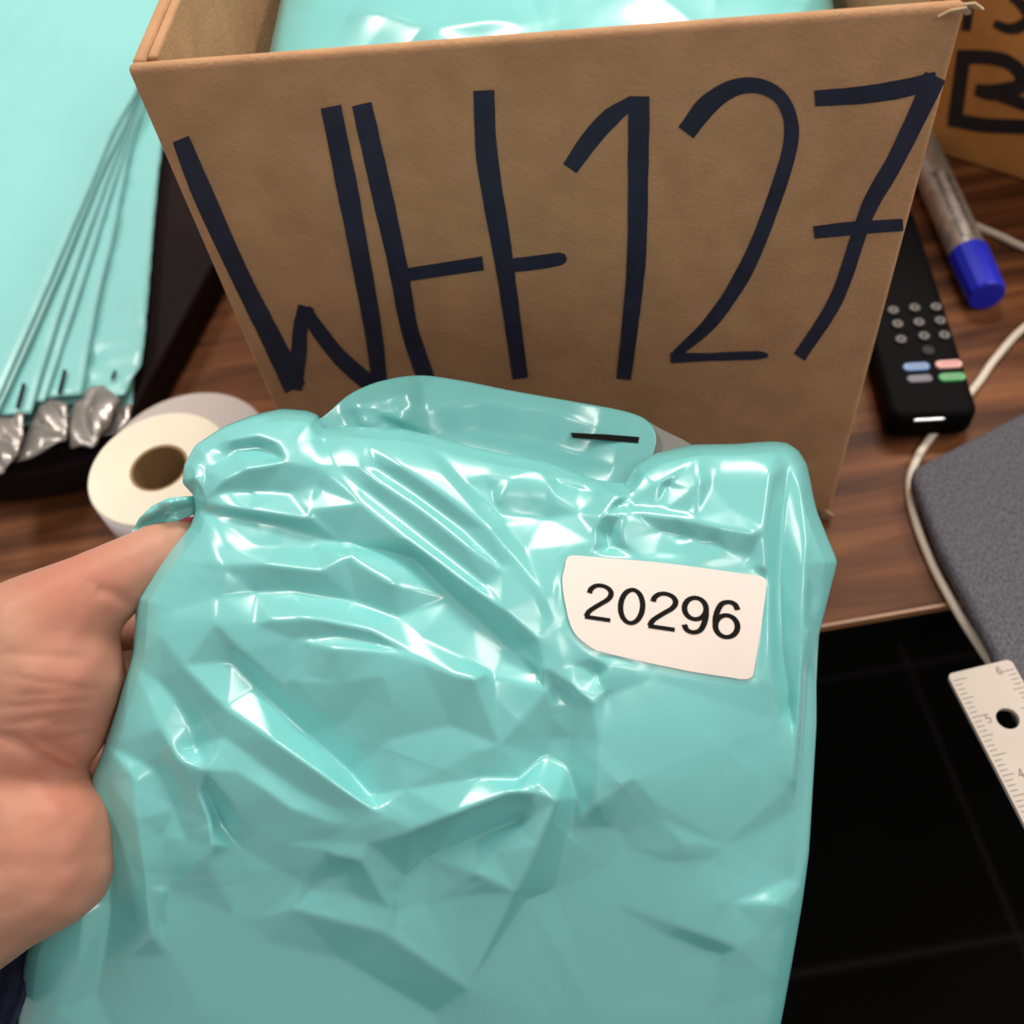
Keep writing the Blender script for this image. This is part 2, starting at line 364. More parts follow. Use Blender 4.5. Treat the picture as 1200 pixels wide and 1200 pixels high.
# ------------------------------------------------------------------ stack of flat mailers
def mailer(edge, h, width, label, endx, silver=None, mark=None, seed=0, wave=.0012, chamfer=0, near=None):
    """edge: right-hand edge in the photo from far to near; the sheet spreads left from it at height h"""
    loc = on_z(*edge[-1], h)
    root = empty('mailer', loc, label, 'mailer', 'flat mailers in the pile on the laptop')
    E = smooth_line([on_z(x, y, h) for x, y in edge], 14)
    d = E[0]-E[-1]; d[2] = 0; d /= np.linalg.norm(d)
    ext = [E[0]+d*s for s in np.linspace(.30, .01, 16)]; E = np.vstack([ext, E]); n = len(E)
    lft = np.array([-d[1], d[0], 0]); m = 46
    ph = rng.uniform(0, 6, 4)
    V = []
    for i in range(n):
        for j in range(m):
            s = j/(m-1)*width
            p = E[i]+lft*s
            if chamfer: # cut corner at the near end
                t = max(0, 1-(n-1-i)/5.0); c = max(0, 1-s/.012); p = p+d*chamfer*c*t
            q = p*(105 if seed == 2 else 55)
            z = wave*(noise.noise(Vector((q[0]+seed*7, q[1], 1)))*1.1+.8*abs(noise.noise(Vector((q[0]*.5+q[1]*.9, seed*3.1, q[0]*.3)))))
            V.append(p+z3*(z*min(1, .35+s*9)))
    V = np.array(V); N = len(V); Fc = []
    B = V-z3*.0007
    for i in range(n-1):
        for j in range(m-1):
            a = i*m+j; Fc += [(a, a+1, a+m+1, a+m), (N+a, N+a+m, N+a+m+1, N+a+1)]
    per = list(range(m))+[i*m+m-1 for i in range(1, n)]+[(n-1)*m+j for j in range(m-2, -1, -1)]+[i*m for i in range(n-2, 0, -1)]
    for a, b in zip(per, per[1:]+per[:1]): Fc.append((a, N+a, N+b, b))
    link('sleeve', np.vstack([V, B]), Fc, m_mailer, root, smooth=False).data.polygons.foreach_set('use_smooth', [True]*len(Fc))
    if silver: # crinkled adhesive flap hanging over the near end
        S = np.array([on_z(x, y, h+.0012) for x, y in silver]); c = S.mean(0)
        ring = []; 
        dens = np.vstack([np.linspace(S[i], S[(i+1) % len(S)], 6, endpoint=False) for i in range(len(S))])
        K = 9; VV = [c+z3*.0015]; 
        for k in range(1, K+1):
            for p in dens:
                q = c+(p-c)*k/K; a = 85*q
                zz = .005*abs(noise.noise(Vector((a[0]*1.2+a[1]*.5, a[1]*.4-a[0]*.3, seed))))+.001
                VV.append(q+z3*(zz-.0012*(k/K)**6))
        L = len(dens); FF = [(0, 1+i, 1+(i+1) % L) for i in range(L)]
        for k in range(K-1):
            for i in range(L): FF.append((1+k*L+i, 1+(k+1)*L+i, 1+(k+1)*L+(i+1) % L, 1+k*L+(i+1) % L))
        VV = np.array(VV); NV = len(VV); FF = FF+[tuple(NV+i for i in f_)[::-1] for f_ in FF]+[(1+(K-1)*L+i, NV+1+(K-1)*L+i, NV+1+(K-1)*L+(i+1) % L, 1+(K-1)*L+(i+1) % L) for i in range(L)]
        so = link('adhesive_flap', np.vstack([VV, VV-z3*.0004]), FF, m_silver, root, smooth=True); tag(so, 'crinkled silver adhesive flap')
    if mark:
        a, b = ribbon(np.linspace(mark[0], mark[1], 2), mark[2])
        q = [on_z(*a[0], h+.0022), on_z(*a[1], h+.0022), on_z(*b[1], h+.0022), on_z(*b[0], h+.0022)]
        link('printed_bar', q+[p-z3*.0004 for p in q], [(0, 1, 2, 3), (7, 6, 5, 4), (0, 4, 5, 1), (1, 5, 6, 2), (2, 6, 7, 3), (3, 7, 4, 0)], m_black, root)
    return root
h = SH+.002
mailer([(172, 250), (164, 350), (157, 430), (155, 475)], h, .20, 'lowest teal mailer of the pile, a sliver showing by the label rolls', 0, silver=[(127, 478), (155, 474), (152, 492), (140, 508), (118, 512)], seed=1)
mailer([(188, 180), (180, 260), (172, 360), (166, 420), (146, 462)], h+.006, .22, 'shiny teal mailer at the right edge of the pile, nearest the box', 0,
       silver=[(85, 476), (109, 454), (122, 452), (141, 468), (127, 500), (109, 527), (82, 525)], mark=((135, 434), (131, 444), 3), seed=2, chamfer=.0, wave=.003)
mailer([(168, 125), (154, 170), (143, 220), (132, 280), (115, 350), (95, 462)], h+.010, .22, 'teal mailer with a wide crinkled silver flap, second from the right edge of the pile', 0,
       silver=[(50, 473), (60, 470), (82, 478), (80, 500), (77, 517), (50, 533), (20, 543), (30, 510), (40, 487)], mark=((76, 433), (69, 461), 4), seed=3)
mailer([(164, 118), (150, 165), (131, 222), (100, 322), (72, 408), (52, 470)], h+.0125, .22, 'teal mailer wedged in the middle of the pile, one thin edge showing', 0, seed=4, wave=.0006)
mailer([(162, 115), (146, 160), (126, 210), (88, 316), (60, 400), (36, 484)], h+.015, .22, 'teal mailer with a short printed bar near its left-hand silver end', 0,
       silver=[(-40, 498), (0, 492), (31, 487), (27, 515), (18, 543), (-10, 566), (-45, 575)], mark=((28, 449), (20, 478), 4), seed=5, wave=.0008)
mailer([(160, 112), (142, 155), (118, 205), (74, 312), (32, 408), (0, 478), (-15, 512)], h+.018, .22, 'teal mailer just below the top one of the pile', 0, seed=6, wave=.0006)
mailer([(158, 110), (135, 150), (106, 218), (60, 325), (22, 412), (-8, 478), (-20, 500)], h+.0205, .24, 'topmost teal mailer of the pile, broad and smooth', 0, seed=7, wave=.0012)

# ------------------------------------------------------------------ label rolls
m_roll = mat('roll_face', (0.82, 0.74, 0.60), .6, nscale=30, namt=.04); m_liner = mat('roll_side', (0.70, 0.66, 0.70), .45)
m_core = mat('roll_core', (0.30, 0.19, 0.09), .8)
def roll(c, r, rc, h0, h1, label, facemat):
    root = empty('label_roll', (c[0], c[1], DESK+h0), label, 'roll')
    H_ = h1-h0
    link('label_winding', *lathe((c[0], c[1], DESK+h0), [(rc, .0006), (r-.0006, 0), (r, .0006), (r, H_-.0006), (r-.0006, H_), (rc, H_-.0006)], 96), facemat, root)
    link('paper_core', *lathe((c[0], c[1], DESK+h0), [(rc-.0012, .0012), (rc-.0001, .0012), (rc-.0001, H_-.0008), (rc-.0012, H_-.0008)], 64), m_core, root)
    for o_ in root.children: o_.data.polygons.foreach_set('use_smooth', [False]*len(o_.data.polygons))
    return root
m_rollg = mat('roll_face_pale_grey', (0.48, 0.42, 0.40), .45, nscale=20, namt=.05)
roll((-.144, .3145), .0395, .0125, .0004, .027, 'pale grey label roll lying flat on the desk under the cream roll', m_rollg)
rA = roll((-.1435, .2865), .0302, .0125, .0275, .055, 'cream white label roll stacked on the grey one beside the hand', m_roll)
link('label_band', *lathe((-.1435, .2865, DESK+.0275), [(.0302, .001), (.0304, .001), (.0304, .0265), (.0302, .0265)], 96), m_liner, rA, smooth=True)

# ------------------------------------------------------------------ remote
rz = .018
c0 = on_z(1150, 482, rz)[:2]; c1 = on_z(1060, 498, rz)[:2]; rx = (c0-c1)/np.linalg.norm(c0-c1)
ry = on_z(1085, 283, rz)[:2]-c0; ry /= np.linalg.norm(ry); rx = np.array([ry[1], -ry[0]])
def rpt(px, py, hh=rz): return on_z(px, py, hh)[:2]
rw = .0385; rl = .142; rc = c0-rx*rw
rem = empty('remote_control', (*(rc+rx*rw/2), DESK), 'black remote control with coloured shortcut buttons, half behind the box', 'remote')
def rrect(o_, ax, ay, a, b, r, n=6):
    out = []
    for (cx, cy, s) in ((a-r, r, -90), (a-r, b-r, 0), (r, b-r, 90), (r, r, 180)):
        for k in range(n+1):
            t = math.radians(s+90*k/n); out.append(o_+ax*(cx+r*math.cos(t))+ay*(cy+r*math.sin(t)))
    return out
pts = rrect(rc, rx, ry, rw, rl, .006)
bevel(link('remote_body', *prism(pts, DESK+.0012, DESK+rz-.0008), m_rem, rem), .004, 4)
def pill(name, px, py, a, b, hh, mt, label=None):
    c = on_z(px, py, rz+hh)[:2]; q = rrect(c-rx*a/2-ry*b/2, rx, ry, a, b, min(a, b)*.49)
    o_ = link(name, *prism(q, DESK+rz-.0012, DESK+rz+hh), mt, rem); bevel(o_, .0003, 2)
    if label: tag(o_, label)
    return o_
m_btn = mat('button_grey', (0.015, 0.015, 0.016), .5, spec=.2); m_icon = mat('button_icon', (0.20, 0.19, 0.18), .5)
for row in ([(1047, 363), (1072, 360), (1097, 359)], [(1052, 379), (1077, 377), (1102, 375)], [(1056, 397), (1083, 393), (1107, 392)], [(1088, 410)]):
    for (x, y) in row:
        pill('round_button', x, y, .0058, .0058, .0004, m_btn)
        c = on_z(x, y, rz+.0006)
        if y != 410:
            pr = [(.0013, 0), (.0021, 0), (.0021, .0003), (.0013, .0003)]
            link('button_icon', *lathe((c[0], c[1], DESK+rz+.0003), pr, 16), m_icon, rem)
pill('shortcut_button', 1074, 429, .0118, .0046, .0005, mat('pill_blue', (0.14, 0.28, 0.55), .4), 'blue shortcut button')
pill('shortcut_button', 1112, 426, .0118, .0046, .0005, mat('pill_pink', (0.72, 0.38, 0.36), .4), 'pink shortcut button')
pill('shortcut_button', 1078, 443, .0112, .0044, .0005, mat('pill_grey', (0.12, 0.11, 0.16), .4), 'dark grey shortcut button')
pill('shortcut_button', 1116, 441, .0118, .0046, .0005, mat('pill_green', (0.06, 0.36, 0.12), .4), 'green shortcut button')
for (x, y, mt) in ((1074, 429, m_icon), (1112, 426, mat('pill_red_mark', (.5, .05, .06), .5)), (1078, 443, m_icon), (1116, 441, m_icon)):
    c = on_z(x, y, rz+.0005)[:2]
    for k in (-2, -1, 0, 1, 2):
        v, f = obox((*(c+rx*(k*.0015)-ry*.0007), DESK+rz+.0004), (*rx, 0), (*ry, 0), (0, 0, 1), .0007, .0014, .00025); link('button_print', v, f, mt, rem)
pill('chrome_line', 1089, 491, .013, .0012, .0002, mat('satin_metal', (.4, .4, .42), .25, metal=1), 'silver line at the end')  # chrome line across the near end of the remote

# ------------------------------------------------------------------ marker pen
mr = .0098
ma = on_z(1081, 178, mr); mb = on_z(1148, 328, mr); md = (mb-ma)/np.linalg.norm(mb-ma)
pen = empty('marker_pen', (mb[0], mb[1], DESK), 'silver marker pen with a blue cap lying between the box and the white cord', 'pen')
def alongs(prof, n=32):
    side = np.cross(md, z3); V, Fc = [], []; L = len(prof)
    for s, r in prof:
        for k in range(n):
            a = 2*math.pi*k/n; V.append(mb+md*s+(side*math.cos(a)+z3*math.sin(a))*r)
    for i in range(L-1):
        for k in range(n): Fc.append((i*n+k, i*n+(k+1) % n, (i+1)*n+(k+1) % n, (i+1)*n+k))
    Fc += [tuple(range(n))[::-1], tuple((L-1)*n+k for k in range(n))]
    return V, Fc
m_penb = mat('brushed_aluminium', (0.52, 0.49, 0.46), .3, metal=.6, nscale=160, namt=.35)
link('barrel', *alongs([(-.125, mr*.6), (-.122, mr*.93), (-.02, mr*.93), (-.019, mr*.93)]), m_penb, pen, smooth=False)
m_cap = mat('blue_cap', (0.008, 0.022, 0.60), .35)
cp = link('cap', *alongs([(-.0195, mr*.94), (-.019, mr), (-.004, mr*.98), (.0105, mr*.93), (.0118, mr*.86)], 14), m_cap, pen)
side = np.cross(md, z3)
for row, a0 in enumerate((1.15, 1.5, 1.85)):   # faint printed marks along the barrel
    s = -.025
    while s > -.075:
        L = random.uniform(.0008, .0016); c = mb+md*s+(side*math.cos(a0)+z3*math.sin(a0))*mr*.93
        t = -side*math.sin(a0)+z3*math.cos(a0)
        v, f = obox(c-t*.0009, md, t, np.cross(md, t), L, .0018, .00012); link('barrel_print', v, f, m_ink if row != 1 else m_paper, pen); s -= L+random.uniform(.0008, .002)

# ------------------------------------------------------------------ cord
cr_ = .0019
def cz(x, y, hh=cr_): return on_z(x, y, hh)
path = [cz(1100, 240), cz(1138, 262), cz(1170, 276), cz(1200, 290), cz(1260, 312), cz(1310, 335), cz(1300, 365), cz(1250, 355), cz(1200, 384), cz(1165, 422), cz(1146, 449), cz(1120, 480, .004), cz(1095, 507), cz(1076, 535), cz(1066, 568), cz(1073, 610), cz(1094, 664), cz(1122, 716), cz(1142, 748, .0), cz(1162, 778, -.006), cz(1180, 800, -.015), cz(1205, 835, -.04)]
o = link('charging_cord', *tube(smooth_line(path, 10), cr_, 12), m_cord, smooth=True)
tag(o, 'thin white charging cord looping from the marker round the remote to the grey case', 'cord')

# ------------------------------------------------------------------ grey fabric case, overhanging the desk edge
fh = .013
fp = [(1069, 552), (1074, 545), (1200, 481), (1420, 380), (1560, 640), (1330, 980), (1238, 905), (1190, 830), (1164, 762), (1100, 640), (1070, 562)]
o = link('laptop_sleeve', *prism([on_z(x, y, fh)[:2] for x, y in fp], DESK+.0045, DESK+fh), m_fabric); bevel(o, .0035, 4)
tag(o, 'charcoal grey woven fabric case overhanging the front desk edge', 'case')

# ------------------------------------------------------------------ ruler on the case
rh = fh+.0004
ra = on_z(1110, 790, rh+.002)[:2]; rb = on_z(1186, 775, rh+.002)[:2]; rdir = on_z(1200, 965, rh+.002)[:2]-ra; rdir /= np.linalg.norm(rdir)
rside = np.array([-rdir[1], rdir[0]]); RW = abs((rb-ra)@rside)
rul = empty('ruler', (*ra, DESK+rh), 'white ruler with a round hole, resting on the grey fabric case', 'ruler')
hc = on_z(1181, 842, rh+.002)[:2]; hr = .0041
outer = []
RL = .155
for (cx, cy, s) in ((RL-.002, .002, -90), (RL-.002, RW-.002, 0), (.002, RW-.002, 90), (.002, .002, 180)):
    for k in range(5):
        t = math.radians(s+22.5*k); outer.append(ra+rdir*(cx+.002*math.cos(t))+rside*(cy+.002*math.sin(t)))
hole = [hc+hr*np.array([math.cos(2*math.pi*k/28), math.sin(2*math.pi*k/28)]) for k in range(28)]
allp = [Vector(p) for p in outer+hole]; no = len(outer)
ed = [(i, (i+1) % no) for i in range(no)]+[(no+i, no+(i+1) % 28) for i in range(28)]
res = delaunay_2d_cdt(allp, ed, [], 0, 1e-9)
tri = [tuple(t) for t in res[2] if not all(no <= i < no+28 for i in t) and True]
tri = [t for t in tri if np.linalg.norm(np.mean([allp[i] for i in t], 0)-hc) > hr*.98]
# keep only triangles inside the outline
def inside(p, poly):
    c = False; n = len(poly)
    for i in range(n):
        a, b = poly[i], poly[(i+1) % n]
        if (a[1] > p[1]) != (b[1] > p[1]) and p[0] < (b[0]-a[0])*(p[1]-a[1])/(b[1]-a[1])+a[0]: c = not c
    return c
tri = [t for t in tri if inside(np.mean([allp[i] for i in t], 0), outer)]
na = len(allp); zt, zb = DESK+rh+.002, DESK+rh
V = [(p[0], p[1], zt) for p in allp]+[(p[0], p[1], zb) for p in allp]
Fc = tri+[tuple(na+i for i in t)[::-1] for t in tri]+[(a, na+a, na+b, b) for a, b in ed]
m_rul = mat('ruler_white', (0.50, 0.435, 0.385), .6, nscale=60, namt=.05)
link('ruler_blade', V, Fc, m_rul, rul)
tk = []; m_tick = mat('tick_print', (0.21, 0.165, 0.14), .6)
k = 0; s = .003
while s < RL-.004:
    L = .0052 if k % 8 == 0 else (.0042 if k % 4 == 0 else .0028)
    a = ra+rdir*s; tk.append(obox((*(a+rside*.0009), zt), (*rdir, 0), (*rside, 0), z3, .00035, L, .00006))
    b = ra+rdir*(s+.001)+rside*(RW-.0009-L); tk.append(obox((*b, zt), (*rdir, 0), (*rside, 0), z3, .00035, L, .00006))
    s += .0019; k += 1
tag(link('graduations', *join(*tk), m_tick, rul), 'printed graduation lines', kind='stuff')

# digit centre lines, unit height
def arc(cx, cy, rx_, ry_, a0, a1, n=20): return [(cx+rx_*math.cos(math.radians(a)), cy+ry_*math.sin(math.radians(a))) for a in np.linspace(a0, a1, n)]
DG = {'2': [smooth_line([(.06, .70), (.085, .82), (.17, .92), (.29, .95), (.41, .91), (.48, .82), (.485, .71), (.43, .59), (.31, .46), (.18, .32), (.09, .20), (.045, .06)], 5), np.array([(.02, .05), (.53, .05)])],
      '0': [np.array(arc(.28, .5, .215, .445, 0, 360, 48))],
      '9': [np.array(arc(.26, .67, .205, .275, 0, 360, 40)), smooth_line([(.465, .67), (.475, .5), (.45, .3), (.39, .13), (.27, .055), (.15, .09), (.085, .22)], 6)]}
DG['6'] = [np.stack([.53-s[:, 0], 1-s[:, 1]], 1) for s in DG['9']]
DG['5'] = [np.array([(.5, .95), (.14, .95)]), np.array([(.14, .97), (.08, .48)]), smooth_line([(.08, .5), (.25, .58), (.45, .5), (.5, .3), (.4, .1), (.22, .05), (.05, .18)], 6)]
DG['4'] = [np.array([(.4, 0), (.4, .97)]), np.array([(.4, .95), (.03, .3)]), np.array([(.02, .3), (.53, .3)])]
for ch, (x, y) in (('6', (1171, 786)), ('5', (1158, 842)), ('4', (1196, 906))):
    c = on_z(x, y, rh+.002)[:2]; pr = []
    for st in DG[ch]:
        a, b = ribbon(np.array(st), .12); hgt = .0034
        f3 = lambda p: [(*(c-rdir*0+rside*((q[0]-.28)*hgt)-rdir*((q[1]-.5)*hgt)), zt+.00008) for q in p]
        A, B = f3(a), f3(b); n = len(A); pr.append((A+B, [(i, i+1, n+i+1, n+i) for i in range(n-1)]))
    link('ruler_digit', *join(*pr), m_tick, rul)

# ------------------------------------------------------------------ the held bag
def blur_ok(P, poly, soft):
    """smooth 0..1 mask of a convex-ish polygon in the photo frame"""
    poly = np.array(poly, float); d = np.full(len(P), 1e9); ins = np.zeros(len(P), bool); n = len(poly)
    for i in range(n):
        a, b = poly[i], poly[(i+1) % n]; ab = b-a; r = P-a; t = np.clip((r@ab)/(ab@ab), 0, 1); d = np.minimum(d, np.linalg.norm(r-t[:, None]*ab, axis=1))
        cnd = ((a[1] > P[:, 1]) != (b[1] > P[:, 1])); xx = np.where(cnd, (b[0]-a[0])*(P[:, 1]-a[1])/(b[1]-a[1]+1e-12)+a[0], -1e9); ins ^= (cnd & (P[:, 0] < xx))
    sd = np.where(ins, d, -d); return np.clip(.5+sd/soft/2+.5, 0, 1), sd
OUT = [(160, 700), (186, 662), (222, 618), (229, 598), (226, 580), (214, 566), (216, 545), (229, 522), (262, 500), (298, 486), (330, 479), (358, 481), (372, 486), (380, 499), (400, 498),
       (430, 500), (470, 502), (505, 510), (545, 522), (590, 532), (632, 539), (665, 550), (700, 562), (732, 566), (745, 546), (770, 531), (812, 521), (860, 520), (905, 517), (922, 519), (936, 528), (946, 545),
       (953, 580), (958, 600), (970, 630), (981, 658), (974, 688), (966, 720), (960, 745), (957, 800), (957, 850), (953, 920), (948, 1000), (940, 1060), (928, 1130), (915, 1200), (895, 1275), (840, 1330), (600, 1350), (300, 1340), (60, 1320), (15, 1260), (22, 1190),
       (30, 1120), (62, 1040), (100, 960), (108, 912), (123, 872), (140, 818), (155, 768), (158, 730)]
CX, CY = 560., 900.
STICK = [(662, 664), (664, 655), (671, 651), (700, 653), (780, 660), (870, 672), (885, 674), (894, 677), (898, 687), (890, 745), (884, 783), (881, 793), (871, 796), (850, 793), (800, 785), (713, 766), (690, 757), (671, 738), (662, 706), (659, 680)]
# folds of the held bag: polylines of (x, y, height in mm) that the film is stretched over
NET = [
 [(231,592,3),(290,598,6),(362,609,6)], [(362,609,6),(364,597,5),(363,585,3)],
 [(231,596,0),(330,615,-1),(404,638,-2),(484,654,-3),(530,700,-4),(600,763,-5),(632,790,-4)], [(393,546,5),(425,591,6),(477,633,7),(530,672,7),(590,715,6),(640,760,4)],
 [(378,503,3),(385,530,5),(393,546,5)], [(411,539,6),(450,568,8),(495,598,8),(547,640,8),(590,668,7),(625,700,5),(640,735,4)],
 [(415,565,3),(460,600,3),(520,648,3),(580,695,2)], [(396,503,6),(430,520,7),(470,546,9),(520,580,9),(575,620,8),(600,650,7),(640,700,6),(655,740,4)],
 [(430,541,4),(480,574,4),(540,618,4),(600,677,3)], [(470,506,4),(520,555,7),(560,600,7),(579,630,6)], [(500,520,3),(545,565,3),(590,615,3),(625,655,2)],
 [(632,545,6),(600,560,5),(575,600,3)], [(633,545,6),(645,570,5),(653,592,2)], [(560,545,4),(575,575,1),(583,598,0)], [(585,603,1),(640,608,0),(690,600,2)],
 [(600,541,4),(633,545,6),(670,558,6),(703,566,6),(729,574,8)], [(640,560,2),(680,572,1),(712,580,1)],
 [(729,574,8),(722,585,8),(707,603,7)], [(703,566,6),(698,580,3),(695,595,2)], [(729,574,8),(738,585,5),(743,594,2)], [(716,596,2),(728,590,1)],
 [(743,594,2),(775,566,6),(817,536,7)], [(818,536,7),(820,567,8),(806,600,5),(780,597,3),(758,588,1)], [(770,580,1),(790,560,3)], [(735,598,5),(790,606,6),(840,618,8),(883,625,9)],
 [(883,625,9),(880,650,4),(872,672,1)], [(883,625,9),(855,595,5),(825,555,4)], [(707,603,7),(697,622,5),(700,650,4)], [(716,610,1),(712,628,0),(718,648,0)], [(733,602,6),(728,622,5),(735,648,4)],
 [(780,642,2),(820,632,5),(868,652,4)], [(760,620,1),(800,628,1),(850,640,2)],
 [(924,532,1),(917,600,-2),(912,677,-2),(914,760,-2),(925,830,-3),(932,862,0)], [(938,560,4),(944,640,5),(942,740,5),(936,850,5),(930,930,3)], [(946,770,-1),(939,850,-3),(931,950,-4),(922,1044,-3)],
 [(905,540,6),(896,620,7),(899,700,6),(905,800,5),(913,860,3)], [(974,658,3),(960,662,2)], [(950,640,3),(952,700,0),(950,750,2)],
 [(231,600,3),(245,635,5),(262,662,7),(256,700,6),(252,731,8)], [(262,640,4),(310,661,6),(376,669,6),(405,652,6),(412,645,5)], [(407,646,6),(440,672,6),(472,692,6)], [(285,640,2),(330,640,0),(380,642,-1)],
 [(285,695,0),(340,692,-1),(420,706,-1),(480,728,-2)], [(252,731,8),(285,763,5),(340,812,0)],
 [(285,735,5),(320,726,7),(362,724,7),(432,738,7),(484,766,6),(530,787,7),(555,795,7),(582,785,5)], [(343,784,2),(365,765,4),(390,759,7),(446,763,7),(495,777,6),(548,796,7)], [(330,750,3),(400,746,3),(460,758,3)], [(480,740,2),(540,770,1),(590,800,0)],
 [(345,796,2),(400,800,3),(448,793,6)], [(448,793,6),(425,820,2),(404,848,-3)], [(345,796,2),(375,830,0),(404,848,-3)], [(448,793,6),(462,830,3),(455,880,0)], [(520,840,-1),(560,880,1),(600,870,0)],
 [(165,712,3),(188,745,5),(215,780,6),(264,829,7),(320,867,8),(390,916,8),(453,958,6)], [(262,765,1),(300,805,-3),(360,860,-5),(410,905,-5),(443,945,0)], [(180,790,0),(205,820,0),(228,850,-1)],
 [(240,902,9),(278,904,7),(310,925,7),(341,948,7),(390,965,5),(430,964,4)], [(240,902,9),(255,880,6),(270,852,4)], [(240,902,9),(280,950,4),(313,985,1)], [(222,850,-2),(230,875,-2),(236,893,1)], [(238,915,2),(255,960,-3),(290,1003,-3)], [(300,890,3),(350,925,3),(400,952,3)],
 [(165,800,2),(190,855,5),(208,888,6),(232,927,6),(248,965,7),(250,990,7),(243,1008,6),(226,1012,4)], [(180,890,0),(205,950,-1),(225,998,0)],
 [(370,990,3),(395,1003,5),(424,1008,6)], [(416,1016,1),(390,1028,-2),(352,1050,-3)], [(424,1008,6),(440,1035,4),(460,1066,1)], [(400,1040,-2),(430,1060,-2)],
 [(320,990,4),(380,985,3),(430,988,5),(480,975,7),(530,955,8),(600,927,8),(640,930,7)], [(462,1060,-3),(475,1028,-5),(500,1005,-6),(560,980,-6),(625,955,-3)], [(465,1066,-2),(500,1060,-3),(530,1052,-2),(542,1024,3)],
 [(545,1017,6),(575,1032,6),(604,1046,7)], [(604,1046,7),(630,990,8),(652,938,9)], [(652,938,9),(632,920,7),(600,912,5)], [(604,1058,-1),(650,1042,-3),(725,1010,-2)], [(570,1010,3),(610,970,4),(638,942,6)],
 [(708,815,3),(703,870,5),(699,943,8)], [(699,943,8),(742,912,6)], [(668,850,-4),(665,900,-3),(675,935,-1),(665,985,0)], [(742,912,6),(775,960,4),(810,1000,3)], [(705,965,0),(730,975,-2),(730,1005,-2)],
 [(545,912,0),(610,914,-2),(640,885,-4),(655,850,-5)], [(632,785,3),(640,810,2),(652,842,-2)], [(659,790,5),(680,812,5),(696,826,6),(708,812,5)], [(637,783,4),(670,778,4),(707,768,4)], [(642,797,-2),(660,818,-2),(680,838,-2)],
 [(713,770,6),(711,790,6),(707,812,5)], [(702,778,0),(698,800,1)], [(600,740,-2),(625,770,-2)],
 [(780,1080,2),(830,1098,3.5),(864,1111,4)], [(770,1092,0),(820,1112,-2),(858,1122,-1)], [(864,1111,4),(885,1085,3),(921,1050,3)], [(815,1064,1.5),(845,1056,3),(870,1062,2)], [(765,1000,1.5),(800,998,2.6),(815,1004,2)], [(770,1012,0),(810,1010,0)], [(832,1012,.8),(845,995,2),(855,985,.8)],
 [(300,1100,-1),(400,1125,-4),(520,1195,-5)], [(330,1062,3),(450,1092,3),(560,1165,3)], [(190,1030,2),(200,1120,1),(260,1230,2)],
 [(100,1060,3),(95,1120,3),(60,1200,3)], [(125,900,-1),(133,980,-4),(130,1060,-4),(110,1180,-4)], [(158,900,4),(160,960,6),(172,1040,6),(181,1112,5)], [(188,965,0),(198,1040,-1),(190,1100,0)], [(140,1110,0),(160,1180,-2),(150,1260,-2)],
 [(236,588,4),(262,562,6),(290,548,8),(330,540,8),(372,550,7),(395,560,5)], [(258,545,0),(275,527,-1),(305,524,-1),(328,536,1)], [(255,518,5),(300,511,6),(325,520,6),(334,543,7)], [(340,490,4),(365,515,6),(372,545,7)], [(250,575,2),(300,575,1),(355,580,2)],
 [(365,556,6),(380,580,2)], [(218,562,3),(228,578,4)], [(224,535,3),(230,560,5),(236,588,4)], [(236,540,0),(242,565,0)], [(385,500,6),(382,520,2),(387,540,1)],
]
def stretch(lines, box_, st, reach):
    """membrane stretched over the fold lines (screened Laplace equation, coarse to fine)"""
    x0, y0, x1, y1 = box_; h = None
    for lv in (16, 8, 4, 2, 1):
        s_ = st*lv; nx = int((x1-x0)/s_)+1; ny = int((y1-y0)/s_)+1
        A = np.zeros((ny, nx)); Wt = np.zeros((ny, nx))
        for L in lines:
            L = np.array(L, float)
            for a, b in zip(L[:-1], L[1:]):
                n = max(2, int(np.hypot(*(b-a)[:2])/s_*2)); t = np.linspace(0, 1, n)[:, None]; q = a+(b-a)*t
                ix = np.round((q[:, 0]-x0)/s_).astype(int); iy = np.round((q[:, 1]-y0)/s_).astype(int)
                k = (ix >= 0) & (ix < nx) & (iy >= 0) & (iy < ny); np.add.at(A, (iy[k], ix[k]), q[k, 2]); np.add.at(Wt, (iy[k], ix[k]), 1)
        fix = Wt > 0; val = A/np.maximum(Wt, 1)
        if h is None: h = np.zeros((ny, nx))
        else:
            yy = np.clip(np.arange(ny)/2, 0, h.shape[0]-1.001); xx = np.clip(np.arange(nx)/2, 0, h.shape[1]-1.001); yi = yy.astype(int); xi = xx.astype(int); fy = (yy-yi)[:, None]; fx = (xx-xi)[None]
            yj = np.minimum(yi+1, h.shape[0]-1); xj = np.minimum(xi+1, h.shape[1]-1)
            h = (h[yi][:, xi]*(1-fx)+h[yi][:, xj]*fx)*(1-fy)+(h[yj][:, xi]*(1-fx)+h[yj][:, xj]*fx)*fy
        lam = (s_/reach)**2
        for it in range(300 if lv > 2 else 160):
            p_ = np.pad(h, 1, mode='edge'); hn = (p_[:-2, 1:-1]+p_[2:, 1:-1]+p_[1:-1, :-2]+p_[1:-1, 2:])/(4+lam); h = np.where(fix, val, hn)
    for it in range(2):
        p_ = np.pad(h, 1, mode='edge'); h = .6*h+.1*(p_[:-2, 1:-1]+p_[2:, 1:-1]+p_[1:-1, :-2]+p_[1:-1, 2:])
    return h
def sample(h, P, box_, st):
    x = np.clip((P[:, 0]-box_[0])/st, 0, h.shape[1]-1.001); y = np.clip((P[:, 1]-box_[1])/st, 0, h.shape[0]-1.001); i = x.astype(int); j = y.astype(int); fx = x-i; fy = y-j
    return (h[j, i]*(1-fx)+h[j, i+1]*fx)*(1-fy)+(h[j+1, i]*(1-fx)+h[j+1, i+1]*fx)*fy
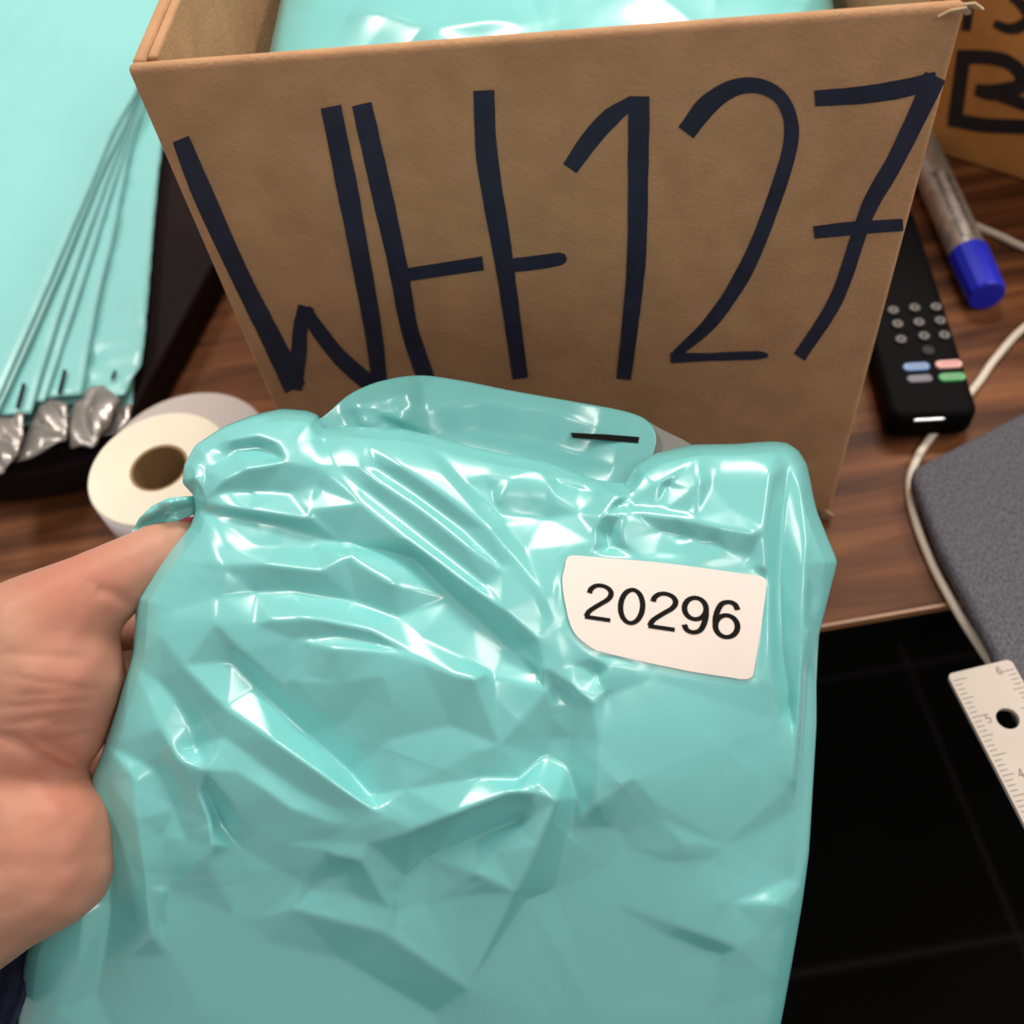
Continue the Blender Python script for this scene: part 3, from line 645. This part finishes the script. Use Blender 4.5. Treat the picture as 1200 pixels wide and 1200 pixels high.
FB = (0, 420, 1000, 1360)
FK = .85
def trim(net):
    """let the free end of every fold fade out instead of pinning it"""
    out = []
    for k, L in enumerate(net):
        L = np.array(L, float); oth = np.vstack([np.array(m_, float)[:, :2] for i, m_ in enumerate(net) if i != k])
        for e_ in (0, -1):
            if np.hypot(*(oth-L[e_, :2]).T).min() > 6:
                j = 1 if e_ == 0 else -2; d = np.hypot(*(L[j]-L[e_])[:2]); f_ = min(.5, 14/d); L[e_] = L[e_]+(L[j]-L[e_])*f_
        out.append(L)
    return out
NET = trim(NET)
MEM = stretch(NET, FB, 2.0, 260)
def facets():
    """flat facets between the folds, their corners on the membrane"""
    pts, eds = [], []
    def pid(x, y):
        for i, (a, b) in enumerate(pts):
            if abs(a-x) < 3 and abs(b-y) < 3: return i
        pts.append((x, y)); return len(pts)-1
    for L in NET:
        ids = [pid(p[0], p[1]) for p in L]; eds.extend([(a, b) for a, b in zip(ids, ids[1:]) if a != b])
    for x, y in OUTL[::6]: pid(x, y)
    for c_ in ((-40, 400), (1040, 400), (1040, 1400), (-40, 1400)): pid(*c_)
    g = np.random.default_rng(5)
    for _ in range(46): pid(g.uniform(200, 900), g.uniform(560, 1300))
    r_ = delaunay_2d_cdt([Vector(p) for p in pts], eds, [], 0, 1e-4)
    V_ = np.array([list(v) for v in r_[0]]); Z = sample(MEM, V_, FB, 2.0); Z[:] += g.normal(size=len(Z))*.35
    ny, nx = MEM.shape; out = MEM.copy()
    for t in r_[2]:
        a, b, c_ = (V_[i] for i in t[:3]); za, zb_, zc = (Z[i] for i in t[:3])
        i0 = max(0, int((min(a[0], b[0], c_[0])-FB[0])/2)); i1 = min(nx-1, int((max(a[0], b[0], c_[0])-FB[0])/2)+1)
        j0 = max(0, int((min(a[1], b[1], c_[1])-FB[1])/2)); j1 = min(ny-1, int((max(a[1], b[1], c_[1])-FB[1])/2)+1)
        if i1 < i0 or j1 < j0: continue
        X_, Y_ = np.meshgrid(FB[0]+2.*np.arange(i0, i1+1), FB[1]+2.*np.arange(j0, j1+1)); dt = (b[1]-c_[1])*(a[0]-c_[0])+(c_[0]-b[0])*(a[1]-c_[1])
        if abs(dt) < 1e-9: continue
        l1 = ((b[1]-c_[1])*(X_-c_[0])+(c_[0]-b[0])*(Y_-c_[1]))/dt; l2 = ((c_[1]-a[1])*(X_-c_[0])+(a[0]-c_[0])*(Y_-c_[1]))/dt; l3 = 1-l1-l2
        m_ = (l1 >= -1e-6) & (l2 >= -1e-6) & (l3 >= -1e-6); sub = out[j0:j1+1, i0:i1+1]; sub[m_] = (l1*za+l2*zb_+l3*zc)[m_]
    return out
def outline(pts, n=10):
    p = np.array(pts+[pts[0]], float); lin = np.vstack([a+(b-a)*np.linspace(0, 1, n, endpoint=False)[:, None] for a, b in zip(p[:-1], p[1:])])
    return .35*smooth_line(pts+[pts[0]], n)[:-1]+.65*lin
OUTL = outline(OUT)
FILM = .72*facets()+.28*MEM
for it in range(7):
    p_ = np.pad(FILM, 1, mode='edge'); FILM = .6*FILM+.1*(p_[:-2, 1:-1]+p_[2:, 1:-1]+p_[1:-1, :-2]+p_[1:-1, 2:])
ST = random_creases(36, (180, 500, 940, 1020), .5, 60, 160, 20, 50, 11) + random_creases(16, (150, 1020, 900, 1300), .5, 100, 260, 30, 70, 12)
def bag_plane(P): return .308+1.15e-7*(P[:, 1]-800)**2-(P[:, 0]-560)*.00001
STmask, _ = None, None
def bag_h(P):
    """height of the front sheet above the middle plane of the bag, metres"""
    P = np.asarray(P, float)
    # distance to the outline
    o = np.array(OUTL); d = np.full(len(P), 1e9)
    for i in range(0, len(o), 2):
        a, b = o[i], o[(i+2) % len(o)]; ab = b-a; r = P-a; t = np.clip((r@ab)/(ab@ab+1e-12), 0, 1); d = np.minimum(d, ((r-t[:, None]*ab)**2).sum(1))
    d = np.sqrt(d); q = np.clip(d/48, 0, 1); pil = np.sqrt(1-(1-q)**2)
    base = .009*pil
    # the goods inside push a broad dome, tilted so the lower half turns away from the lamps
    dome = .017*np.exp(-(((P[:, 0]-560)/330)**2+((P[:, 1]-860)/330)**2))
    c = crease(P, ST, .001)+sample(FILM, P, FB, 2.0)*.001*FK
    mk, sd = blur_ok(P, STICK, 1)
    mk = np.clip(1+(sd)/14., 0, 1); mk = mk*mk*(3-2*mk)
    edge = np.clip(d/14, 0, 1)
    return base+dome+c*edge*(1-mk)+mk*.0035
def outline(pts, n=10):
    p = np.array(pts+[pts[0]], float); lin = np.vstack([a+(b-a)*np.linspace(0, 1, n, endpoint=False)[:, None] for a, b in zip(p[:-1], p[1:])])
    return .35*smooth_line(pts+[pts[0]], n)[:-1]+.65*lin
OUTL = outline(OUT)
fan = None
def build_bag():
    ctr = (CX, CY)
    root = empty('poly_bag', at(CX, CY, .34), 'crumpled teal plastic bag with a printed number label, held up in front', 'bag')
    NR = 330; per = []
    # resample outline evenly
    o = np.vstack([OUTL, OUTL[:1]]); sl = np.concatenate([[0], np.cumsum(np.linalg.norm(np.diff(o, axis=0), axis=1))])
    NA = 1350; s = np.linspace(0, sl[-1], NA, endpoint=False); ox = np.interp(s, sl, o[:, 0]); oy = np.interp(s, sl, o[:, 1])
    rad = np.linspace(0, 1, NR+1)[1:]; rad = 1-(1-rad)**1.12
    P = [np.array([[CX, CY]])]
    for r in rad: P.append(np.stack([CX+(ox-CX)*r, CY+(oy-CY)*r], 1))
    P = np.vstack(P); H = bag_h(P); D = bag_plane(P)
    V = EYE+rays(P)*(D-H)[:, None]
    Fc = [(0, 1+i, 1+(i+1) % NA) for i in range(NA)]
    for k in range(NR-1):
        a0 = 1+k*NA; i = np.arange(NA); j = (i+1) % NA
        Fc += np.stack([a0+i, a0+NA+i, a0+NA+j, a0+j], 1).tolist()
    last = 1+(NR-1)*NA
    # plain back sheet, coarse rings
    rb = [1-1/12*k for k in range(1, 12)]; base = len(P); BP = []
    for r in rb: BP.append(np.stack([CX+(ox-CX)*r, CY+(oy-CY)*r], 1))
    BP.append(np.array([[CX, CY]])); BP = np.vstack(BP)
    q = np.concatenate([np.full(NA, 1-r) for r in rb]+[np.array([1.])]); BD_ = bag_plane(BP)+.016*np.sqrt(1-(1-np.clip(q*3, 0, 1))**2)
    V = np.vstack([V, EYE+rays(BP)*BD_[:, None]])
    prev = last
    for k in range(len(rb)):
        a0 = base+k*NA; i = np.arange(NA); j = (i+1) % NA
        Fc += np.stack([prev+i, a0+i, a0+j, prev+j], 1).tolist(); prev = a0
    cidx = len(V)-1; Fc += [(prev+i, cidx, prev+(i+1) % NA) for i in range(NA)]
    link('bag_body', V, Fc, m_bag, root, smooth=True)
    # top flap standing behind the front sheet
    fo = smooth_line([(352, 500), (372, 492), (384, 484), (410, 462), (445, 447), (490, 440), (540, 446), (600, 458), (680, 472), (728, 481), (754, 490), (766, 502), (769, 516), (765, 534)], 8)
    lo = np.stack([np.linspace(352, 745, len(fo)), np.interp(np.linspace(352, 745, len(fo)), [352, 470, 600, 700, 745], [540, 560, 585, 600, 600])], 1)
    nr = 46; P = np.vstack([fo+(lo-fo)*t for t in np.linspace(0, 1, nr)]); n = len(fo)
    st = [(4, 22, 20, [(470, 455), (480, 475), (470, 500)]), (4, 20, 26, [(400, 480), (440, 470), (490, 442)]), (-5, 30, 50, [(480, 515), (560, 505), (640, 520), (720, 545)]), (4, 40, 30, [(500, 480), (560, 470), (640, 478), (700, 500)]), (3, 24, 24, [(420, 500), (450, 485), (475, 480)])]
    Hf = crease(P, st, .001); dpt = .324-(P[:, 1]-480)*.00011+.004*np.clip((P[:, 0]-600)/170, 0, 1); 
    A = EYE+rays(P)*(dpt-Hf)[:, None]; B = EYE+rays(P)*(dpt-Hf+.0006)[:, None]; N = len(A); Fc = []
    for k in range(nr-1):
        for i in range(n-1): a = k*n+i; Fc += [(a, a+1, a+n+1, a+n), (N+a, N+a+n, N+a+n+1, N+a+1)]
    per = list(range(n))+[k*n+n-1 for k in range(1, nr)]+[(nr-1)*n+i for i in range(n-2, -1, -1)]+[k*n for k in range(nr-2, 0, -1)]
    for a, b in zip(per, per[1:]+per[:1]): Fc.append((a, N+a, N+b, b))
    flap = link('bag_flap', np.vstack([A, B]), Fc, m_bag, root, smooth=True)
    def patch(name, poly, dz, mt, par, th_=.0003):
        q = [at(x, y, .324-(y-480)*.00011+.004*min(1, max(0, (x-600)/170))-dz) for x, y in poly]; n_ = len(q); q2 = [p+rays([(600, 600)])[0]*th_ for p in q]
        return link(name, q+q2, [tuple(range(n_)), tuple(range(n_, 2*n_))[::-1]]+[(i, n_+i, n_+(i+1) % n_, (i+1) % n_) for i in range(n_)], mt, par)
    hh = crease(np.array([(671, 510), (710, 513), (748, 516)], float), st, .001)
    tag(patch('printed_bar', [(669, 507), (710, 509), (749, 512), (748, 519), (710, 516), (671, 513)], hh.max()+.0004, m_black, root), 'black printed bar')
    tag(patch('adhesive_strip', [(758, 493), (775, 503), (800, 515), (812, 522), (800, 545), (740, 545)], -.0035, m_grey, root, .0006), 'grey adhesive strip')
    # loose gathered fold by the thumb
    tp = [(150, 632), (163, 607), (178, 593), (196, 584), (212, 582), (228, 581), (232, 592), (226, 603), (205, 612), (180, 620)]
    ct = np.array([196., 600.]); VV = [at(*ct, .3135)]; K = 6; dens = np.vstack([np.linspace(tp[i], tp[(i+1) % len(tp)], 6, endpoint=False) for i in range(len(tp))])
    for k in range(1, K+1):
        Pk = ct+(dens-ct)*k/K; hk = crease(Pk, [(3.5, 7, 5, [(228, 590), (195, 592), (165, 608)]), (3, 6, 6, [(228, 586), (205, 584), (185, 590)]), (-3, 5, 5, [(222, 592), (185, 606), (160, 622)]), (2, 4, 4, [(200, 584), (202, 600), (198, 612)])], .001)
        VV += [at(x, y, .316-h_) for (x, y), h_ in zip(Pk, hk)]
    L = len(dens); FF = [(0, 1+i, 1+(i+1) % L) for i in range(L)]
    for k in range(K-1):
        for i in range(L): FF.append((1+k*L+i, 1+(k+1)*L+i, 1+(k+1)*L+(i+1) % L, 1+k*L+(i+1) % L))
    VV = np.array(VV); NV = len(VV); back = VV+rays([(600, 600)])[0]*.001
    FF = FF+[tuple(NV+i for i in f_)[::-1] for f_ in FF]+[(1+(K-1)*L+i, NV+1+(K-1)*L+i, NV+1+(K-1)*L+(i+1) % L, 1+(K-1)*L+(i+1) % L) for i in range(L)]
    link('gathered_fold', np.vstack([VV, back]), FF, m_bag, root, smooth=True)
    # label sticker
    so = smooth_line(STICK+[STICK[0]], 5)[:-1]; gx, gy = np.meshgrid(np.arange(655, 905, 7.), np.arange(645, 802, 7.)); G = np.stack([gx.ravel(), gy.ravel()], 1)
    _, sd = blur_ok(G, so, 1); G = G[sd > 3]; PP = np.vstack([so, G]); ns = len(so)
    r_ = delaunay_2d_cdt([Vector(p) for p in PP], [(i, (i+1) % ns) for i in range(ns)], [], 1, 1e-6)
    P2 = np.array([list(p) for p in r_[0]]); D2_ = bag_plane(P2)-sheet_h(P2)
    TP = EYE+rays(P2)*D2_[:, None]; BT = EYE+rays(P2)*(D2_+.0002)[:, None]; NP = len(P2); tr = [tuple(t) for t in r_[2]]
    FF = tr+[tuple(NP+i for i in t)[::-1] for t in tr]+[(i, NP+i, NP+(i+1) % ns, (i+1) % ns) for i in range(ns)]
    stk = link('number_label', np.vstack([TP, BT]), FF, m_paper, root, smooth=False); tag(stk, 'white rounded sticker printed 20296')
    e = np.array([math.cos(math.radians(8.4)), math.sin(math.radians(8.4))]); up_ = np.array([.105, -.985])
    org = np.array([684., 724.5])
    for i, ch in enumerate('20296'):
        o_ = org+e*i*37.6; hgt = 43.5+i*.8; pr = []
        for st_ in DG[ch]:
            st_ = np.array(st_)
            if len(st_) == 2: st_ = np.linspace(st_[0], st_[1], 8)
            closed = np.linalg.norm(st_[0]-st_[-1]) < 1e-6
            a, b = ribbon(st_[:-1] if closed else st_, .108, closed); 
            if closed: a = np.vstack([a, a[:1]]); b = np.vstack([b, b[:1]])
            f3 = lambda q: o_+np.outer(q[:, 0]*hgt*1.36, e)+np.outer(q[:, 1]*hgt, up_)
            a, b = f3(a), f3(b); m_ = (a+b)/2; rows = [a, m_, b]; n_ = len(a); W = [EYE+rays(x)*(bag_plane(x)-sheet_h(x)-.00012-.00004*len(pr))[:, None] for x in rows]
            W2_ = [w_+rays([(600, 600)])[0]*.00008 for w_ in W]
            V_ = np.vstack(W+W2_); F_ = []
            for r2 in range(2):
                for k in range(n_-1): a_ = r2*n_+k; F_ += [(a_, a_+1, a_+n_+1, a_+n_), (3*n_+a_, 3*n_+a_+n_, 3*n_+a_+n_+1, 3*n_+a_+1)]
            pr.append((V_, F_))
        link('digit', *join(*pr), m_black, stk)
def sheet_h(P):
    """the sticker is stiffer than the film: it follows only the broad form of the bag"""
    return bag_smooth(P)+.0007
_gx = np.linspace(600, 960, 25); _gy = np.linspace(590, 860, 19)
def bag_smooth(P):
    c = COEF; x = (P[:, 0]-780)/120; y = (P[:, 1]-722)/75
    return np.stack([x*0+1, x, y, x*x, x*y, y*y, x**3, x*x*y, x*y*y, y**3], 1)@c
_g = np.stack([a.ravel() for a in np.meshgrid(np.linspace(655, 905, 40), np.linspace(645, 805, 30))], 1)
_, _sd = blur_ok(_g, STICK, 1); _g = _g[_sd > -4]
_x = (_g[:, 0]-780)/120; _y = (_g[:, 1]-722)/75; _hh = bag_h(_g)
COEF = np.linalg.lstsq(np.stack([_x*0+1, _x, _y, _x*_x, _x*_y, _y*_y, _x**3, _x*_x*_y, _x*_y*_y, _y**3], 1), _hh, rcond=None)[0]
build_bag()

# ------------------------------------------------------------------ hand
def blob(bm, A, B, ra_, rb_, step=.0035):
    A, B = np.array(A), np.array(B); L = np.linalg.norm(B-A); n = max(2, int(L/step))
    for t in np.linspace(0, 1, n):
        r = ra_+(rb_-ra_)*t; p = A+(B-A)*t
        bmesh.ops.create_icosphere(bm, subdivisions=2, radius=r, matrix=Matrix.Translation(Vector(p)))
def hand():
    root = empty('person', at(-60, 1080, .315), 'left hand in a navy sleeve pinching the teal bag, red thumbnail showing', 'person')
    bm = bmesh.new(); A = at
    chain = lambda pts: [blob(bm, A(*p[:3]), A(*q[:3]), p[3], q[3]) for p, q in zip(pts, pts[1:])]
    # thumb
    chain([(-30, 800, .318, .026), (45, 752, .309, .0215), (95, 706, .308, .0145), (140, 676, .311, .0118), (185, 652, .3165, .0108), (216, 632, .321, .0085)])
    # ball of the thumb and side of the palm
    chain([(45, 752, .309, .021), (62, 790, .307, .0215), (50, 840, .309, .0205), (20, 890, .312, .0195), (20, 930, .312, .019)])
    chain([(70, 770, .309, .0185), (85, 800, .311, .0145), (66, 850, .311, .014)])
    # heel of the hand and wrist
    chain([(14, 930, .312, .0205), (52, 980, .306, .0212), (52, 1008, .306, .0215), (2, 1032, .307, .0222), (-60, 1066, .306, .0245), (-200, 1110, .302, .027)])
    # back of the palm, running behind the bag
    chain([(-30, 800, .330, .024), (-40, 900, .335, .024), (-20, 980, .330, .022)])
    chain([(-20, 790, .335, .018), (40, 760, .356, .0125)]); chain([(-20, 850, .338, .018), (40, 830, .362, .0125)]); chain([(-20, 900, .338, .018), (40, 900, .362, .0125)]); chain([(-20, 950, .336, .018), (40, 960, .360, .0115)])
    # four fingers curled behind the bag
    for pts in ([(40, 760, .358, .0108), (130, 735, .366, .0095), (215, 730, .364, .0086), (270, 735, .357, .0078)],
                [(40, 830, .362, .0108), (140, 815, .371, .0096), (235, 812, .368, .0087), (300, 818, .360, .0079)],
                [(40, 900, .362, .0105), (135, 895, .371, .0093), (225, 893, .368, .0084), (285, 898, .360, .0076)],
                [(40, 960, .359, .0095), (120, 965, .366, .0084), (190, 968, .364, .0076), (235, 972, .359, .0069)]): chain(pts)
    me = bpy.data.meshes.new('hand_raw'); bm.to_mesh(me); bm.free(); ob = bpy.data.objects.new('hand_raw', me); C.objects.link(ob)
    r = ob.modifiers.new('r', 'REMESH'); r.mode = 'VOXEL'; r.voxel_size = .0012; s = ob.modifiers.new('s', 'SMOOTH'); s.factor = .6; s.iterations = 22
    dg = bpy.context.evaluated_depsgraph_get(); ev = ob.evaluated_get(dg); m2 = bpy.data.meshes.new_from_object(ev)
    bpy.data.objects.remove(ob)
    n = len(m2.vertices); co = np.zeros(n*3); m2.vertices.foreach_get('co', co); co = co.reshape(-1, 3)
    nr = np.zeros(n*3); m2.vertices.foreach_get('normal', nr); nr = nr.reshape(-1, 3)
    loc = (co-EYE)@R; pix = np.stack([600+F*loc[:, 0]/-loc[:, 2], 600-F*loc[:, 1]/-loc[:, 2]], 1)
    facing = np.clip(-((co-EYE)*nr).sum(1)/np.linalg.norm(co-EYE, axis=1)*1.6, 0, 1)
    lines = [(-1.5, 7, 7, [(100, 915), (80, 905), (50, 890), (20, 870), (-10, 860)]), (-1.0, 5, 5, [(100, 895), (70, 880), (40, 865)]), (-.8, 4, 4, [(110, 690), (135, 700), (156, 708)]), (-.5, 3, 3, [(100, 680), (125, 690), (150, 697)]),
             (-.5, 4, 4, [(0, 765), (50, 768), (110, 772)]), (-.4, 3, 3, [(0, 790), (50, 800), (105, 805)]), (-.5, 4, 4, [(0, 830), (45, 826), (115, 822)]), (-.4, 3, 3, [(0, 850), (50, 842), (112, 835)]), (-.4, 3, 3, [(15, 815), (70, 812), (120, 806)]), (-.6, 4, 4, [(60, 868), (85, 865), (108, 858)]), (-.5, 3, 3, [(60, 850), (90, 848), (114, 842)])]
    hcr = crease(pix, lines, .001)*facing
    co = co+nr*hcr[:, None]-np.array(root.location)
    m2.vertices.foreach_set('co', co.ravel()); m2.materials.clear(); m2.materials.append(m_skin); m2.polygons.foreach_set('use_smooth', [True]*len(m2.polygons)); m2.name = 'hand'
    ho = bpy.data.objects.new('hand', m2); C.objects.link(ho); ho.parent = root
    # thumbnail
    bm = bmesh.new(); bmesh.ops.create_uvsphere(bm, u_segments=20, v_segments=12, radius=1)
    a = np.array(A(216, 610, .3185)); b = np.array(A(240, 598, .319)); x = (b-a)/np.linalg.norm(b-a); vw = -rays([(225, 605)])[0]; vw /= np.linalg.norm(vw); y = np.cross(vw, x); y /= np.linalg.norm(y); zz = np.cross(x, y)
    V = [a+x*.0065*v_.co.x+y*.0035*v_.co.y+zz*.0024*v_.co.z for v_ in bm.verts]; FF = [[v_.index for v_ in f_.verts] for f_ in bm.faces]; bm.free()
    tag(link('thumbnail', V, FF, m_nail, root, smooth=True), 'red painted thumbnail')
    # sleeve
    path = [A(-16, 1112, .302), A(-60, 1116, .302), A(-130, 1126, .302), A(-220, 1140, .300), A(-340, 1160, .297)]
    path = smooth_line(path, 8); out = []; n_ = 48; t0 = path[3]-path[0]; V = []; FF = []
    rr = [.0315+.003*min(1, i/6)+.0008*math.sin(i*.9) for i in range(len(path))]
    Vo, Fo = tube(path, rr, n_); Vi, Fi = tube(path, [r_-.003 for r_ in rr], n_); N = len(Vo)
    Fo = Fo[:-2]; Fi = [tuple(N+i for i in f_)[::-1] for f_ in Fi[:-2]]
    ring = [(i, (i+1) % n_, N+(i+1) % n_, N+i) for i in range(n_)]; q = (len(path)-1)*n_; ring += [(q+i, N+q+i, N+q+(i+1) % n_, q+(i+1) % n_) for i in range(n_)]
    link('sleeve', np.array(list(Vo)+list(Vi)), Fo+Fi+ring, m_knit, root, smooth=True)
hand()
